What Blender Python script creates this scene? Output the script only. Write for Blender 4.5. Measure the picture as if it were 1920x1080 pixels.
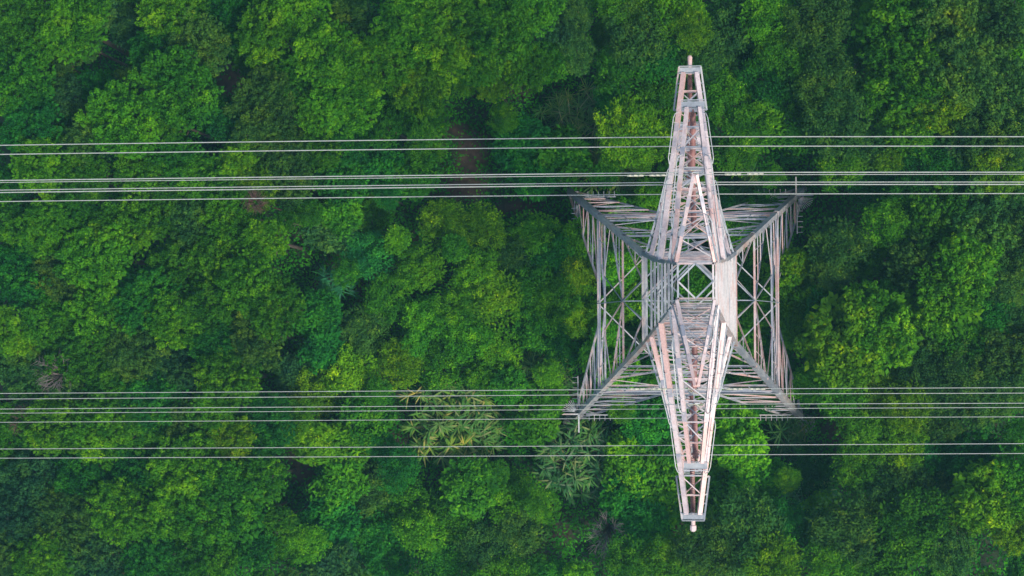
import bpy, math, random
import numpy as np
from mathutils import Vector, Matrix
for o in list(bpy.data.objects): bpy.data.objects.remove(o)
S = bpy.context.scene; C = S.collection
# ------------------------------------------------------------------ camera
W0, H0, F, D = 1920.0, 1080.0, 3165.0, 118.0
VP = (305.0, -98.0)                       # where straight-down falls, from the picture centre (y up)
CAM = Vector((-0.85, -2.37, D))
dn = Vector((VP[0], VP[1], -F)).normalized()
RC = Matrix.Rotation(math.radians(-0.3), 3, 'Z') @ dn.rotation_difference(Vector((0, 0, -1))).to_matrix()
cd = bpy.data.cameras.new('camera'); cam = bpy.data.objects.new('camera', cd); C.objects.link(cam)
cd.sensor_width = 36; cd.lens = 36 * F / W0; cd.clip_end = 3000; cd.clip_start = 1
cam.matrix_world = Matrix.Translation(CAM) @ RC.to_4x4(); S.camera = cam
# ------------------------------------------------------------------ light
SUN_EL, SUN_AZ = math.radians(54), math.radians(-38)     # azimuth from +X, towards -Y
to_sun = Vector((math.cos(SUN_EL) * math.cos(SUN_AZ), math.cos(SUN_EL) * math.sin(SUN_AZ), math.sin(SUN_EL)))
w = bpy.data.worlds.new('World'); S.world = w; w.use_nodes = True
wn = w.node_tree; bg = wn.nodes['Background']; sky = wn.nodes.new('ShaderNodeTexSky')
sky.sky_type = 'NISHITA'; sky.sun_disc = False; sky.sun_elevation = SUN_EL
sky.sun_rotation = math.atan2(to_sun.x, to_sun.y); sky.dust_density = 2.0
wn.links.new(sky.outputs[0], bg.inputs[0]); bg.inputs[1].default_value = 0.15
sl = bpy.data.lights.new('sun', 'SUN'); sl.energy = 2.4; sl.angle = math.radians(8); sl.color = (1, .95, .86)
so = bpy.data.objects.new('sun', sl); C.objects.link(so)
so.rotation_euler = (-to_sun).to_track_quat('-Z', 'Y').to_euler(); so.location = (60, -60, 80)
S.view_settings.view_transform = 'Standard'; S.view_settings.look = 'None'
S.view_settings.exposure = 0.43; S.view_settings.gamma = 1

# ------------------------------------------------------------------ helpers
def at(px, py, z):
    """world point at height z seen at a pixel of the 1920x1080 photograph"""
    d = RC @ Vector((px - W0/2, H0/2 - py, -F)); return CAM + d * ((z - D) / d.z)
def tag(o, label=None, cat=None, group=None, kind=None):
    if label: o['label'] = label
    if cat: o['category'] = cat
    if group: o['group'] = group
    if kind: o['kind'] = kind
    return o
def empty(name, loc=(0, 0, 0), parent=None):
    o = bpy.data.objects.new(name, None); C.objects.link(o); o.location = loc; o.empty_display_size = .5
    if parent: o.parent = parent
    return o
class MB:
    """collects vertices and faces with one tone value per vertex, links them as one mesh object"""
    def __init__(s): s.v = []; s.f = []; s.t = []
    def add(s, vs, fs, tone):
        n = len(s.v); s.v += [tuple(v) for v in vs]; s.f += [tuple(i + n for i in f) for f in fs]; s.t += [tone] * len(vs)
    def bar(s, a, b, wd, th, up, off=0.0, offu=0.0, tone=None):
        """rectangular bar a->b; th measured along up, wd across"""
        a, b = Vector(a), Vector(b); d = (b - a)
        if d.length < 1e-5: return
        d.normalize(); up = Vector(up); up = up - d * up.dot(d)
        if up.length < 1e-3:
            up = Vector((0, 0, 1)) - d * d.z
            if up.length < 1e-3: up = Vector((1, 0, 0))
        up.normalize(); sd = d.cross(up)
        if tone is None: tone = R.random()
        vs = []
        for p in (a, b):
            for (i, j) in ((-1, -1), (1, -1), (1, 1), (-1, 1)):
                vs.append(p + sd * (off + i * wd / 2) + up * (offu + j * th / 2))
        s.add(vs, [(3, 2, 1, 0), (4, 5, 6, 7), (0, 1, 5, 4), (1, 2, 6, 5), (2, 3, 7, 6), (3, 0, 4, 7)], tone)
    def angle(s, a, b, size, n, side=1, tone=None):
        """L section: one flange flat in the plane whose normal is n, the other standing inward along -n"""
        if tone is None: tone = R.random()
        if size < .2: size *= .80
        t = max(.012, size * .11)
        s.bar(a, b, size, t, n, 0, 0, tone)
        s.bar(a, b, t, size, n, side * (size / 2 - t / 2), -size / 2 - t * .52, tone)
    def corner(s, a, b, size, nx, ny, tone=None, taper=1.0):
        """corner leg: heel at a/b, flanges running inward along nx and ny"""
        if tone is None: tone = R.random()
        a, b, nx, ny = Vector(a), Vector(b), Vector(nx), Vector(ny); t = size * .12
        for u, v in ((nx, ny), (ny, nx)):
            vs = []
            for p, k in ((a, 1.0), (b, taper)):
                for i, j in ((0, 0), (1, 0), (1, 1), (0, 1)):
                    q = 0.0 if u is nx else t * 1.02
                    vs.append(p + u * (q + i * (size * k - q)) + v * (j * t))
            s.add(vs, [(3, 2, 1, 0), (4, 5, 6, 7), (0, 1, 5, 4), (1, 2, 6, 5), (2, 3, 7, 6), (3, 0, 4, 7)], tone)
    def tube(s, pts, r, n=8, tone=.5, radii=None):
        pts = [Vector(p) for p in pts]; m = len(pts); vs = []; fs = []
        d0 = (pts[1] - pts[0]).normalized(); up = Vector((0, 0, 1)) if abs(d0.z) < .9 else Vector((1, 0, 0))
        for i, p in enumerate(pts):
            d = (pts[min(i + 1, m - 1)] - pts[max(i - 1, 0)]).normalized()
            sd = d.cross(up)
            if sd.length < 1e-4: sd = Vector((1, 0, 0))
            sd.normalize(); u = sd.cross(d); rr = radii[i] if radii else r
            for k in range(n):
                a = 2 * math.pi * k / n; vs.append(p + sd * math.cos(a) * rr + u * math.sin(a) * rr)
        for i in range(m - 1):
            for k in range(n): fs.append((i*n+k, i*n+(k+1) % n, (i+1)*n+(k+1) % n, (i+1)*n+k))
        fs.append(tuple(range(n - 1, -1, -1))); fs.append(tuple((m-1)*n + k for k in range(n)))
        s.add(vs, fs, tone)
    def mesh(s, name, mat, smooth=False):
        me = bpy.data.meshes.new(name); me.from_pydata(s.v, [], s.f); me.materials.append(mat)
        at_ = me.attributes.new('tone', 'FLOAT', 'POINT'); at_.data.foreach_set('value', np.array(s.t, dtype=np.float32))
        if smooth: me.polygons.foreach_set('use_smooth', [True] * len(me.polygons))
        me.update(); return me
    def build(s, name, mat, parent=None, smooth=False, loc=None):
        o = bpy.data.objects.new(name, s.mesh(name, mat, smooth)); C.objects.link(o)
        if parent: o.parent = parent
        if loc is not None: o.location = loc
        return o
R = random.Random(7)

# ------------------------------------------------------------------ materials
def mat(name):
    m = bpy.data.materials.new(name); m.use_nodes = True; n = m.node_tree
    return m, n, n.nodes['Principled BSDF'], n.nodes, n.links
def ramp(N, stops):
    r = N.new('ShaderNodeValToRGB'); e = r.color_ramp.elements
    while len(e) < len(stops): e.new(.5)
    for i, (p, c) in enumerate(stops): e[i].position = p; e[i].color = (*c, 1)
    return r
def steel(name, a, b, c, rough=.55, bias=0.0):
    """weathered galvanised steel: grey zinc, pale worn zinc and pinkish oxide in drawn-out patches"""
    m, n, p, N, L = mat(name)
    tc = N.new('ShaderNodeTexCoord'); at_ = N.new('ShaderNodeAttribute'); at_.attribute_name = 'tone'
    nz = N.new('ShaderNodeTexNoise'); nz.inputs['Scale'].default_value = .55; nz.inputs['Detail'].default_value = 4; nz.inputs['Roughness'].default_value = .65
    L.new(tc.outputs['Object'], nz.inputs['Vector'])
    m1 = N.new('ShaderNodeMath'); m1.operation = 'MULTIPLY_ADD'; m1.inputs[1].default_value = .42; m1.inputs[2].default_value = bias - .21
    L.new(at_.outputs['Fac'], m1.inputs[0])
    m2 = N.new('ShaderNodeMath'); m2.operation = 'ADD'; L.new(nz.outputs['Fac'], m2.inputs[0]); L.new(m1.outputs[0], m2.inputs[1])
    r = ramp(N, [(.30, a), (.47, b), (.58, c), (.74, (c[0]*.93, c[1]*.72, c[2]*.66))]); L.new(m2.outputs[0], r.inputs[0])
    n2 = N.new('ShaderNodeTexNoise'); n2.inputs['Scale'].default_value = 9; n2.inputs['Detail'].default_value = 6
    L.new(tc.outputs['Object'], n2.inputs['Vector'])
    r2 = ramp(N, [(.35, (.8, .79, .79)), (.6, (1, 1, 1))]); L.new(n2.outputs['Fac'], r2.inputs[0])
    mx = N.new('ShaderNodeMix'); mx.data_type = 'RGBA'; mx.blend_type = 'MULTIPLY'; mx.inputs[0].default_value = .7
    L.new(r.outputs[0], mx.inputs[6]); L.new(r2.outputs[0], mx.inputs[7]); L.new(mx.outputs[2], p.inputs['Base Color'])
    p.inputs['Roughness'].default_value = rough; p.inputs['Metallic'].default_value = .15
    return m
M_STEEL = steel('weathered_steel', (.24, .26, .30), (.42, .41, .42), (.58, .46, .43))
M_LEG = steel('leg_steel', (.28, .29, .31), (.44, .42, .41), (.58, .51, .46), bias=-.02)
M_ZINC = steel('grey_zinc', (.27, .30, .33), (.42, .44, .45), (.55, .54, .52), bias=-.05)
M_CHORD = steel('pink_chord_steel', (.36, .36, .40), (.66, .52, .49), (.80, .66, .62), bias=.05)
M_SUNLIT = steel('pale_sunlit_steel', (.44, .43, .43), (.62, .58, .54), (.70, .64, .60), bias=.02)  # paler steel for the right body face, sunlight put into its colour
def flat(name, col, rough=.6, metal=0, var=.25, scale=4):
    m, n, p, N, L = mat(name)
    tc = N.new('ShaderNodeTexCoord'); nz = N.new('ShaderNodeTexNoise'); nz.inputs['Scale'].default_value = scale; nz.inputs['Detail'].default_value = 5
    L.new(tc.outputs['Object'], nz.inputs['Vector'])
    r = ramp(N, [(.3, tuple(c*(1-var) for c in col)), (.7, tuple(min(1, c*(1+var)) for c in col))])
    L.new(nz.outputs['Fac'], r.inputs[0]); L.new(r.outputs[0], p.inputs['Base Color'])
    p.inputs['Roughness'].default_value = rough; p.inputs['Metallic'].default_value = metal
    return m
M_WIRE = flat('aluminium_conductor', (.42, .43, .38), .6, .1, .12)
M_PORC = flat('brown_porcelain', (.30, .135, .115), .35, 0, .25, 2)
M_BONE = flat('pale_fittings', (.50, .48, .36), .5, 0, .15)
M_CONC = flat('footing_concrete', (.36, .35, .32), .9)
M_BARK = flat('bark', (.11, .085, .06), .9, 0, .4, 3)
M_TWIG = flat('dead_twigs', (.20, .17, .15), .9, 0, .3, 3)
M_RUST = flat('dead_reddish_leaves', (.12, .065, .045), .9, 0, .4, 3)
def leafmat(name, hue_dark, hue_mid, hue_tip, trans=.36):
    m, n, p, N, L = mat(name)
    oi = N.new('ShaderNodeObjectInfo'); at_ = N.new('ShaderNodeAttribute'); at_.attribute_name = 'tone'
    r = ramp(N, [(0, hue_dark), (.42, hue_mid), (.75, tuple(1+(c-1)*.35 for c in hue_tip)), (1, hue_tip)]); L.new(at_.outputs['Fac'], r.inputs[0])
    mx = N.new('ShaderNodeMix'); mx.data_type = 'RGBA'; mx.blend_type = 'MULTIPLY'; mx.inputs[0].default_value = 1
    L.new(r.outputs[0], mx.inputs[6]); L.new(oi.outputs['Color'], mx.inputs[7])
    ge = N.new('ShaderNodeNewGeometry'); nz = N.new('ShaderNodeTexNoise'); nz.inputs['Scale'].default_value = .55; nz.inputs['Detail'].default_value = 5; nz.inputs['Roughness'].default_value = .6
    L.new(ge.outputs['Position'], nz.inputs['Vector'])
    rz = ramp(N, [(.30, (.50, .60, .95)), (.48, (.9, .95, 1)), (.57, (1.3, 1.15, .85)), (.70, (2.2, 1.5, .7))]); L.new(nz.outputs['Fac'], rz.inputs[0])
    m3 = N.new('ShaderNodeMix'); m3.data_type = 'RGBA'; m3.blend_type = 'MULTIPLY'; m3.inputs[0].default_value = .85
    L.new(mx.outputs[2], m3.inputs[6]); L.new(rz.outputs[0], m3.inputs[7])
    L.new(m3.outputs[2], p.inputs['Base Color']); p.inputs['Roughness'].default_value = .75
    p.inputs['Specular IOR Level'].default_value = .08
    t = N.new('ShaderNodeBsdfTranslucent'); L.new(m3.outputs[2], t.inputs[0])
    ms = N.new('ShaderNodeMixShader'); ms.inputs[0].default_value = trans
    L.new(p.outputs[0], ms.inputs[1]); L.new(t.outputs[0], ms.inputs[2]); L.new(ms.outputs[0], N['Material Output'].inputs[0])
    return m
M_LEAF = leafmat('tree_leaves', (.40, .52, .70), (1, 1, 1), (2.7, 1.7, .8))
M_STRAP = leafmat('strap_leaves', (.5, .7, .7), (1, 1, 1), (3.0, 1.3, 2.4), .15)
# forest floor
mg, n, p, N, L = mat('forest_floor')
tc = N.new('ShaderNodeTexCoord')
nz = N.new('ShaderNodeTexNoise'); nz.inputs['Scale'].default_value = .35; nz.inputs['Detail'].default_value = 9; L.new(tc.outputs['Object'], nz.inputs['Vector'])
r = ramp(N, [(.35, (.012, .030, .012)), (.52, (.020, .050, .015)), (.66, (.045, .032, .020))]); L.new(nz.outputs['Fac'], r.inputs[0])
at_ = N.new('ShaderNodeAttribute'); at_.attribute_name = 'soil'
n3 = N.new('ShaderNodeTexNoise'); n3.inputs['Scale'].default_value = 2.5; n3.inputs['Detail'].default_value = 8; L.new(tc.outputs['Object'], n3.inputs['Vector'])
r3 = ramp(N, [(.3, (.050, .028, .022)), (.7, (.14, .075, .055))]); L.new(n3.outputs['Fac'], r3.inputs[0])
mx = N.new('ShaderNodeMix'); mx.data_type = 'RGBA'; L.new(at_.outputs['Fac'], mx.inputs[0]); L.new(r.outputs[0], mx.inputs[6]); L.new(r3.outputs[0], mx.inputs[7])
L.new(mx.outputs[2], p.inputs['Base Color']); p.inputs['Roughness'].default_value = .95
M_GROUND = mg

# ------------------------------------------------------------------ ground
SOIL = [(880, 285, 38, 55), (870, 350, 50, 35), (745, 122, 28, 24), (975, 155, 34, 24), (425, 150, 40, 50), (965, 385, 55, 22), (850, 240, 30, 20), (1000, 1040, 30, 20), (560, 870, 30, 60), (1570, 800, 40, 18)]
def ground_z(x, y): return .35 * math.sin(x*.09 + 1) + .3 * math.cos(y*.13) - 1.3 - .03 * y
SOILW = [(at(a, b, 0), rx / 27, ry / 27) for a, b, rx, ry in SOIL]
def soil(x, y):
    v = 0
    for c, rx, ry in SOILW:
        q = ((x - c.x)/rx)**2 + ((y - c.y)/ry)**2
        v = max(v, min(.8, max(0, 1.3 - 1.2*q + .35*math.sin(x*3.1+y*1.7)*math.sin(y*2.3))))
    return v
gm = MB(); xs = [-600, -300, -150] + [-80 + .8*i for i in range(161)] + [90, 150, 300, 600]; ys = [-600, -300, -120] + [-40 + .8*i for i in range(101)] + [60, 120, 300, 600]
for yv in ys:
    for xv in xs:
        gm.v.append((xv, yv, ground_z(max(-90, min(90, xv)), max(-60, min(60, yv))) + .12*math.sin(xv*1.3)*math.cos(yv*1.7))); gm.t.append(0)
nx = len(xs)
for j in range(len(ys)-1):
    for i in range(nx-1): gm.f.append((j*nx+i, j*nx+i+1, (j+1)*nx+i+1, (j+1)*nx+i))
go = gm.build('ground', M_GROUND, smooth=True); tag(go, kind='structure')
sa = go.data.attributes.new('soil', 'FLOAT', 'POINT'); sa.data.foreach_set('value', np.array([soil(v[0], v[1]) for v in gm.v], dtype=np.float32))

# ------------------------------------------------------------------ pylon
ZW, ZT = 21.0, 50.0
def hw(z):
    if z <= ZW: return 8.15 - (8.15-2.73) * z / ZW
    return float(np.interp(z, (21, 27, 36, 48, 50), (2.73, 2.12, 1.52, .92, .76)))
def cp(sx, sy, z): h = hw(z); return Vector((sx*h, sy*h, z))
pylon = empty('transmission_pylon', (0, 0, 0))
tag(pylon, 'tall pinkish grey steel lattice pylon standing astride the forest, carrying all the wires', 'pylon')
SG = [(-1, 1), (1, 1), (1, -1), (-1, -1)]
FEET = {(-1, 1): -1.6, (1, 1): -1.5, (1, -1): -.1, (-1, -1): .3}
for sx, sy in SG:
    b = MB(); z0 = FEET[(sx, sy)]
    for za, zb, sz in ((z0, 9, .36), (9, 16, .32), (16, ZW, .29)):
        b.corner(cp(sx, sy, za), cp(sx, sy, zb), sz, (-sx, 0, 0), (0, -sy, 0), tone=R.random())
        j = cp(sx, sy, zb)      # splice plates
        b.bar(j + Vector((-sx*.17, sy*.012, -.6)), j + Vector((-sx*.17, sy*.012, .35)), .02, .22, (1, 0, 0))
    zz = z0 + 1.0
    while zz < ZW:              # gusset plates where the bracing meets the leg
        q = cp(sx, sy, zz)
        b.bar(q + Vector((-sx*.30, sy*.01, -.16)), q + Vector((-sx*.34, sy*.01, .16)), .25, .014, (0, sy, 0))
        b.bar(q + Vector((sx*.01, -sy*.30, -.16)), q + Vector((sx*.01, -sy*.34, .16)), .25, .014, (sx, 0, 0))
        zz += 1.4
    leg = b.build('leg', M_LEG, pylon)
    f = MB(); q = cp(sx, sy, z0); f.tube([(q.x, q.y, z0-1.6), (q.x, q.y, z0-.1), (q.x, q.y, z0+.15)], .55, 12, .5, [.75, .62, .55]); f.build('footing', M_CONC, leg)
# faces: n outward, a(z), b(z) the two corners
def faces():
    for n, s0, s1 in (((-1, 0, 0), (-1, 1), (-1, -1)), ((1, 0, 0), (1, 1), (1, -1)), ((0, 1, 0), (-1, 1), (1, 1)), ((0, -1, 0), (-1, -1), (1, -1))): yield Vector(n), s0, s1
Z1, Z2 = 9.0, 16.0
for n, s0, s1 in faces():
    m = MB()
    P = lambda s, z: cp(s[0], s[1], z) - n*.03
    def X(t, z): return P(s0, z).lerp(P(s1, z), t)
    for z, sz in ((Z1, .20), (11.0, .13), (Z2, .14), (ZW, .20)): m.angle(X(0, z), X(1, z), sz, n)
    m.angle(X(0, Z1+.45), X(1, Z1+.45), .10, n, -1)
    q = .125                       # half width (in t) of the knee on the first horizontal
    for s, t0 in ((0, .5-q), (1, .5+q)):
        zf = FEET[s0 if s == 0 else s1] + .3; A = P(s0 if s == 0 else s1, zf); B = X(t0, Z1-.05)
        m.angle(A, B, .15, n, 1 if s else -1)
        # redundants between leg and big diagonal
        k = 7; prev = None
        for i in range(1, k):
            u = i/k; zl = zf + (Z1-zf)*u; dgp = A.lerp(B, u); lg = P(s0 if s == 0 else s1, zl)
            dgh = A.lerp(B, min(1, u)); m.angle(lg, dgh, .075 + .01*(i % 2), n)
            if prev is not None:
                m.angle(prev[1] if i % 2 else prev[0], lg if i % 2 else dgh, .035, n, -1)
            prev = (lg, dgh)
        m.angle(P(s0 if s == 0 else s1, zf + (Z1-zf)*6/7), X(t0, Z1), .08, n)
    # second storey: V from the knee points to the middle of Z2, K from the legs
    M2 = X(.5, Z2)
    for s in (0, 1):
        K = lambda t, z: X(t if s == 0 else 1-t, z)
        m.angle(K(.34, 11), M2, .08, n); m.angle(M2, K(.30, ZW), .08, n)
        m.angle(X(s, Z1), X(.5, 11), .15, n, 1 if s else -1); m.angle(X(s, 12.8), M2, .13, n, 1 if s else -1)
        m.angle(X(s, Z2), K(.30, ZW), .10, n)
        for u, z0_, z1_ in ((.3, 9.7, 10.4), (.6, 10.4, 11)): d = X(s, Z1).lerp(X(.5, 11), u); m.angle(X(s, z0_), d, .06, n); m.angle(d, K(.5*u, 11), .05, n)
        for u, z0_ in ((.25, 13.6), (.5, 14.4), (.75, 15.2)): d = X(s, 12.8).lerp(M2, u); m.angle(X(s, z0_), d, .055, n); m.angle(d, K(.5*u, Z2), .045, n)
        m.angle(X(s, 12.8), K(.34, 11), .055, n)
        for u, z0_ in ((.33, 17.6), (.66, 19.3)): d = X(s, Z2).lerp(K(.30, ZW), u); m.angle(X(s, z0_), d, .06, n); m.angle(d, X(s, z0_+1.6), .045, n)
    m.build('lower_face_bracing', M_STEEL, pylon)
# body above the waist
TIE = {'upper': 48.0, 'middle': 36.0, 'lower': 27.0}
levels = [21, 22.6, 24, 25.5, 27, 29, 31, 33, 34.6, 36, 38.2, 40.5, 42.8, 45, 46.6, 48, 50]
for sx, sy in SG:
    b = MB()
    for za, zb, sz in ((ZW, 31, .22), (31, 40.5, .17), (40.5, ZT, .12)):
        b.corner(cp(sx, sy, za), cp(sx, sy, zb), sz, (-sx, 0, 0), (0, -sy, 0))
    b.build('corner_post', M_STEEL, pylon)
for n, s0, s1 in faces():
    m = MB(); P = lambda s, z: cp(s[0], s[1], z) - n*.025
    lv = [21, 23.6, 26.6, 29.8, 33, 36, 39.5, 43, 46.5, 50] if n.x < 0 else levels
    for i, z in enumerate(lv):
        wd = (.17 if n.x > 0 else .125) if z < 46 else .08
        m.angle(P(s0, z), P(s1, z), wd, n, 1, tone=R.uniform(.0, .6) if n.x < 0 else R.uniform(.3, .9))  # left bars toned darker: partly slate-grey steel, partly painted shade
        if i + 1 < len(lv):
            z2 = lv[i+1]; c0, c1 = (s0, s1) if i % 2 else (s1, s0)
            m.bar(P(c0, z) - n*.02, P(c1, z2) - n*.02, .07, .012, n)
            zm = (z+z2)/2
            if n.x > 0 and z < 45: m.angle(P(s0, zm) - n*.02, P(s1, zm) - n*.02, .16, n, 1, tone=R.uniform(.3, .9))
    m.build('body_face_bracing', M_ZINC if n.x < 0 else (M_SUNLIT if n.x > 0 else M_STEEL), pylon)  # light side painted in: greyer zinc on shaded left, paler steel on sunlit right
up = Vector((0, 0, 1))
def diamond(z, sz):
    pl = MB()
    h = hw(z) - .05; mids = [Vector((0, h, z)), Vector((h, 0, z)), Vector((0, -h, z)), Vector((-h, 0, z))]
    for i in range(4): pl.angle(mids[i], mids[(i+1) % 4], sz, up)
    if z == Z2+.06:
        pl.angle((-h, 0, Z2+.2), (h, 0, Z2+.2), .08, up); pl.angle((0, -h, Z2+.32), (0, h, Z2+.32), .08, up)
    pl.build('plan_bracing', M_ZINC, pylon)
for z, sz in ((Z1+.1, .09), (Z2+.06, .09), (21.1, .12), (24.05, .09), (33.05, .09), (45.05, .08), (50.05, .085)): diamond(z, sz)
h = hw(Z1)
for sx, sy in SG:
    pl = MB(); pl.angle((sx*h, sy*h, Z1+.3), (sx*h*.5, sy*h*.5, Z1+.3), .06, up); pl.build('plan_strut', M_ZINC, pylon)
for sx in (-1, 1):
    pl = MB(); pl.angle((sx*h, 0, Z1+.34), (sx*hw(Z2), 0, Z2), .06, up); pl.build('plan_strut', M_ZINC, pylon)

# crossarms ---------------------------------------------------------
def crossarm(side, ztie, zbot, length, tipw, ztip, nb, size, plate=True, guard=True, rails=(), name='crossarm', label=None):
    """side = +1 up the picture, -1 down"""
    arm = empty(name, (0, side*hw(zbot), zbot), pylon)
    if label: arm['label'] = label
    O = arm.location.copy()
    def V(x, y, z): return Vector((x, side*y, z)) - O
    up = Vector((0, 0, 1)); ht, hb = hw(ztie), hw(zbot)
    c = MB(); tie = {}; bot = {}
    for sx in (-1, 1):
        tie[sx] = (V(sx*ht, ht, ztie), V(sx*tipw, length, ztip + .12)); bot[sx] = (V(sx*hb, hb, zbot), V(sx*(tipw-.02), length, ztip - .12))
        nrm = Vector((sx*.25, 0, 1))
        L_ = [0, .36, .7, 1]
        for i in range(3): c.angle(tie[sx][0].lerp(tie[sx][1], L_[i]), tie[sx][0].lerp(tie[sx][1], L_[i+1]), size*1.2, nrm, -sx*side, tone=R.uniform(.3, 1))
        for u in L_[1:3]:
            q = tie[sx][0].lerp(tie[sx][1], u); e = (tie[sx][1]-tie[sx][0]).normalized()
            c.bar(q - e*.22 + up*.02, q + e*.22 + up*.02, size*1.25, .02, nrm, tone=.1)
    c.build('tie_chord', M_CHORD, arm)
    c = MB()
    for sx in (-1, 1): c.angle(bot[sx][0], bot[sx][1], size*.75, up, -sx*side, tone=R.uniform(0, .5))
    c.build('bottom_chord', M_ZINC, arm)
    g = MB()
    for i in range(1, nb):
        u = i/nb; u = u**.92
        tl, tr = tie[-1][0].lerp(tie[-1][1], u), tie[1][0].lerp(tie[1][1], u); bl, br = bot[-1][0].lerp(bot[-1][1], u), bot[1][0].lerp(bot[1][1], u)
        g.angle(tl - up*.03, tr - up*.03, size*.42, up)
        g.angle(bl - up*.02, br - up*.02, size*.5, up)
        g.angle(tl, bl, size*.4, (-1, 0, 0)); g.angle(tr, br, size*.4, (1, 0, 0))
        u0 = ((i-1)/nb)**.92
        pl_, pr_ = bot[-1][0].lerp(bot[-1][1], u0), bot[1][0].lerp(bot[1][1], u0)
        g.angle(pl_ - up*.03, br - up*.03, size*.38, up); g.angle(pr_ - up*.07, bl - up*.07, size*.38, up)
        ql, qr = tie[-1][0].lerp(tie[-1][1], u0), tie[1][0].lerp(tie[1][1], u0)
        g.angle(ql, bl, size*.36, (-1, 0, 0)); g.angle(qr, br, size*.36, (1, 0, 0))
        if i % 2 == 0 and u < .95: g.angle(ql - up*.05, tr - up*.05, size*.34, up)
    g.build('lattice', M_STEEL, arm)
    if plate:
        e = MB(); wd = tipw + .22
        e.bar(V(-wd, length + .12, ztip), V(wd, length + .12, ztip), .26, .03, up, tone=.3)
        e.bar(V(-wd, length - .06, ztip+.06), V(wd, length - .06, ztip+.06), .03, .16, up, tone=.1)
        e.bar(V(-wd, length + .30, ztip+.06), V(wd, length + .30, ztip+.06), .03, .14, up, tone=.6)
        e.build('end_plate', M_ZINC, arm)
    if length > 10.9:
        e = MB(); e.tube([V(0, length-.1, ztip-.1), V(0, length + .52, ztip-.12), V(0, length + .56, ztip-.12), V(0, length + .78, ztip-.14), V(0, length+.86, ztip-.14)], .1, 10, .8, [.11, .11, .16 if side < 0 else .11, .16 if side < 0 else .12, .08]); e.build('tip_socket', M_CHORD, arm)
    if guard:
        for sx in (-1, 1):
            k = MB(); a = V(sx*(tipw+.20), length + .28, ztip+.02); b_ = V(sx*(tipw+.48), length - 1.9, ztip+.02)
            k.angle(a, b_, .11, up, sx); k.bar(b_, V(sx*(tipw+.12), length-1.8, ztip+.02), .08, .05, up)
            for u in (.4, .6): q = a.lerp(b_, u); k.bar(q, q - Vector((sx*.25, side*-.12, 0)), .05, .05, up)
            k.build('side_guard_bar', M_ZINC, arm)
    for sx, u0, u1 in rails:
        k = MB(); A = tie[sx][0].lerp(tie[sx][1], u1); B = tie[sx][0].lerp(tie[sx][1], u0); o = Vector((sx*.20, 0, .12)); e = (B-A).normalized()
        k.tube([A + up*.1, A + o*.7 + e*.1 + up*.25, A + o + e*.35 + up*.3, A.lerp(B, .5) + o + up*.3, B + o + up*.3 - e*.3, B + o*.6 + up*.2], .022, 6)
        for u in (.2, .5, .8): q = A.lerp(B, u); k.tube([q, q + o + up*.3], .012, 5)
        k.build('handrail', M_BONE2, arm)
    return arm
M_BONE2 = steel('pale_galvanised_rod', (.5, .52, .5), (.62, .62, .58), (.72, .70, .64))
for side, wd in ((1, 'topmost in the photo'), (-1, 'lowest in the photo')):
    crossarm(side, 27, 24.0, 9.35, .38, 24.6, 8, .175, True, True, ((1, .05, .45), (-1, .35, .7)))
    crossarm(side, 36, 33.0, 11.0, .34, 33.6, 9, .185, True, True, ((-1, .1, .42), (1, .1, .42), (-1, .5, .78), (1, .5, .78)))
    crossarm(side, 48, 45.0, 7.6, .28, 45.6, 7, .165, True, False, ((-1, .2, .68), (1, .2, .68)))
    crossarm(side, 50.0, 48.0, 4.15, .07, 51.0, 4, .12, False, False, ((1, .1, .55),), name='earth_wire_arm')
# tip pipes, earthwire peak plates
for side in (1, -1):
    e = MB(); e.bar((-.14, side*4.02, 51.02), (.14, side*4.02, 51.02), .36, .04, (0, 0, 1), tone=.9); e.build('peak_plate', M_CHORD, pylon)
# anti-climb guards and little ladders of spikes low on the legs
for (sx, sy) in SG:
    g = MB(); z = 3.0; q = cp(sx, sy, z); fan = (sx, sy) in ((1, 1), (-1, -1))
    if fan:
        g.bar(q, q + Vector((0, sy*1.25, .0)), .09, .09, (0, 0, 1)); g.bar(q, q + Vector((sx*1.15, 0, 0)), .09, .09, (0, 0, 1))
        for k in range(9):
            a = math.radians(8 + 9*k); g.bar(q + Vector((sx*.15, -sy*.15, 0)), q + Vector((sx*(.25+.9*math.cos(a)), -sy*(.1+.9*math.sin(a)), 0)), .03, .03, (0, 0, 1))
    for axis in (0, 1):
        v = Vector((-sx, 0, 0)) if axis == 0 else Vector((0, -sy, 0)); o = Vector((0, sy, 0)) if axis == 0 else Vector((sx, 0, 0))
        a0 = q + v*.5 + o*.05
        g.bar(a0, a0 + v*2.1, .06, .06, (0, 0, 1))
        for k in range(6): c0 = a0 + v*(.2 + .36*k); g.bar(c0 - o*.02, c0 + o*.38, .035, .035, (0, 0, 1))
    g.build('anti_climb_guard', M_ZINC, pylon)

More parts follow.
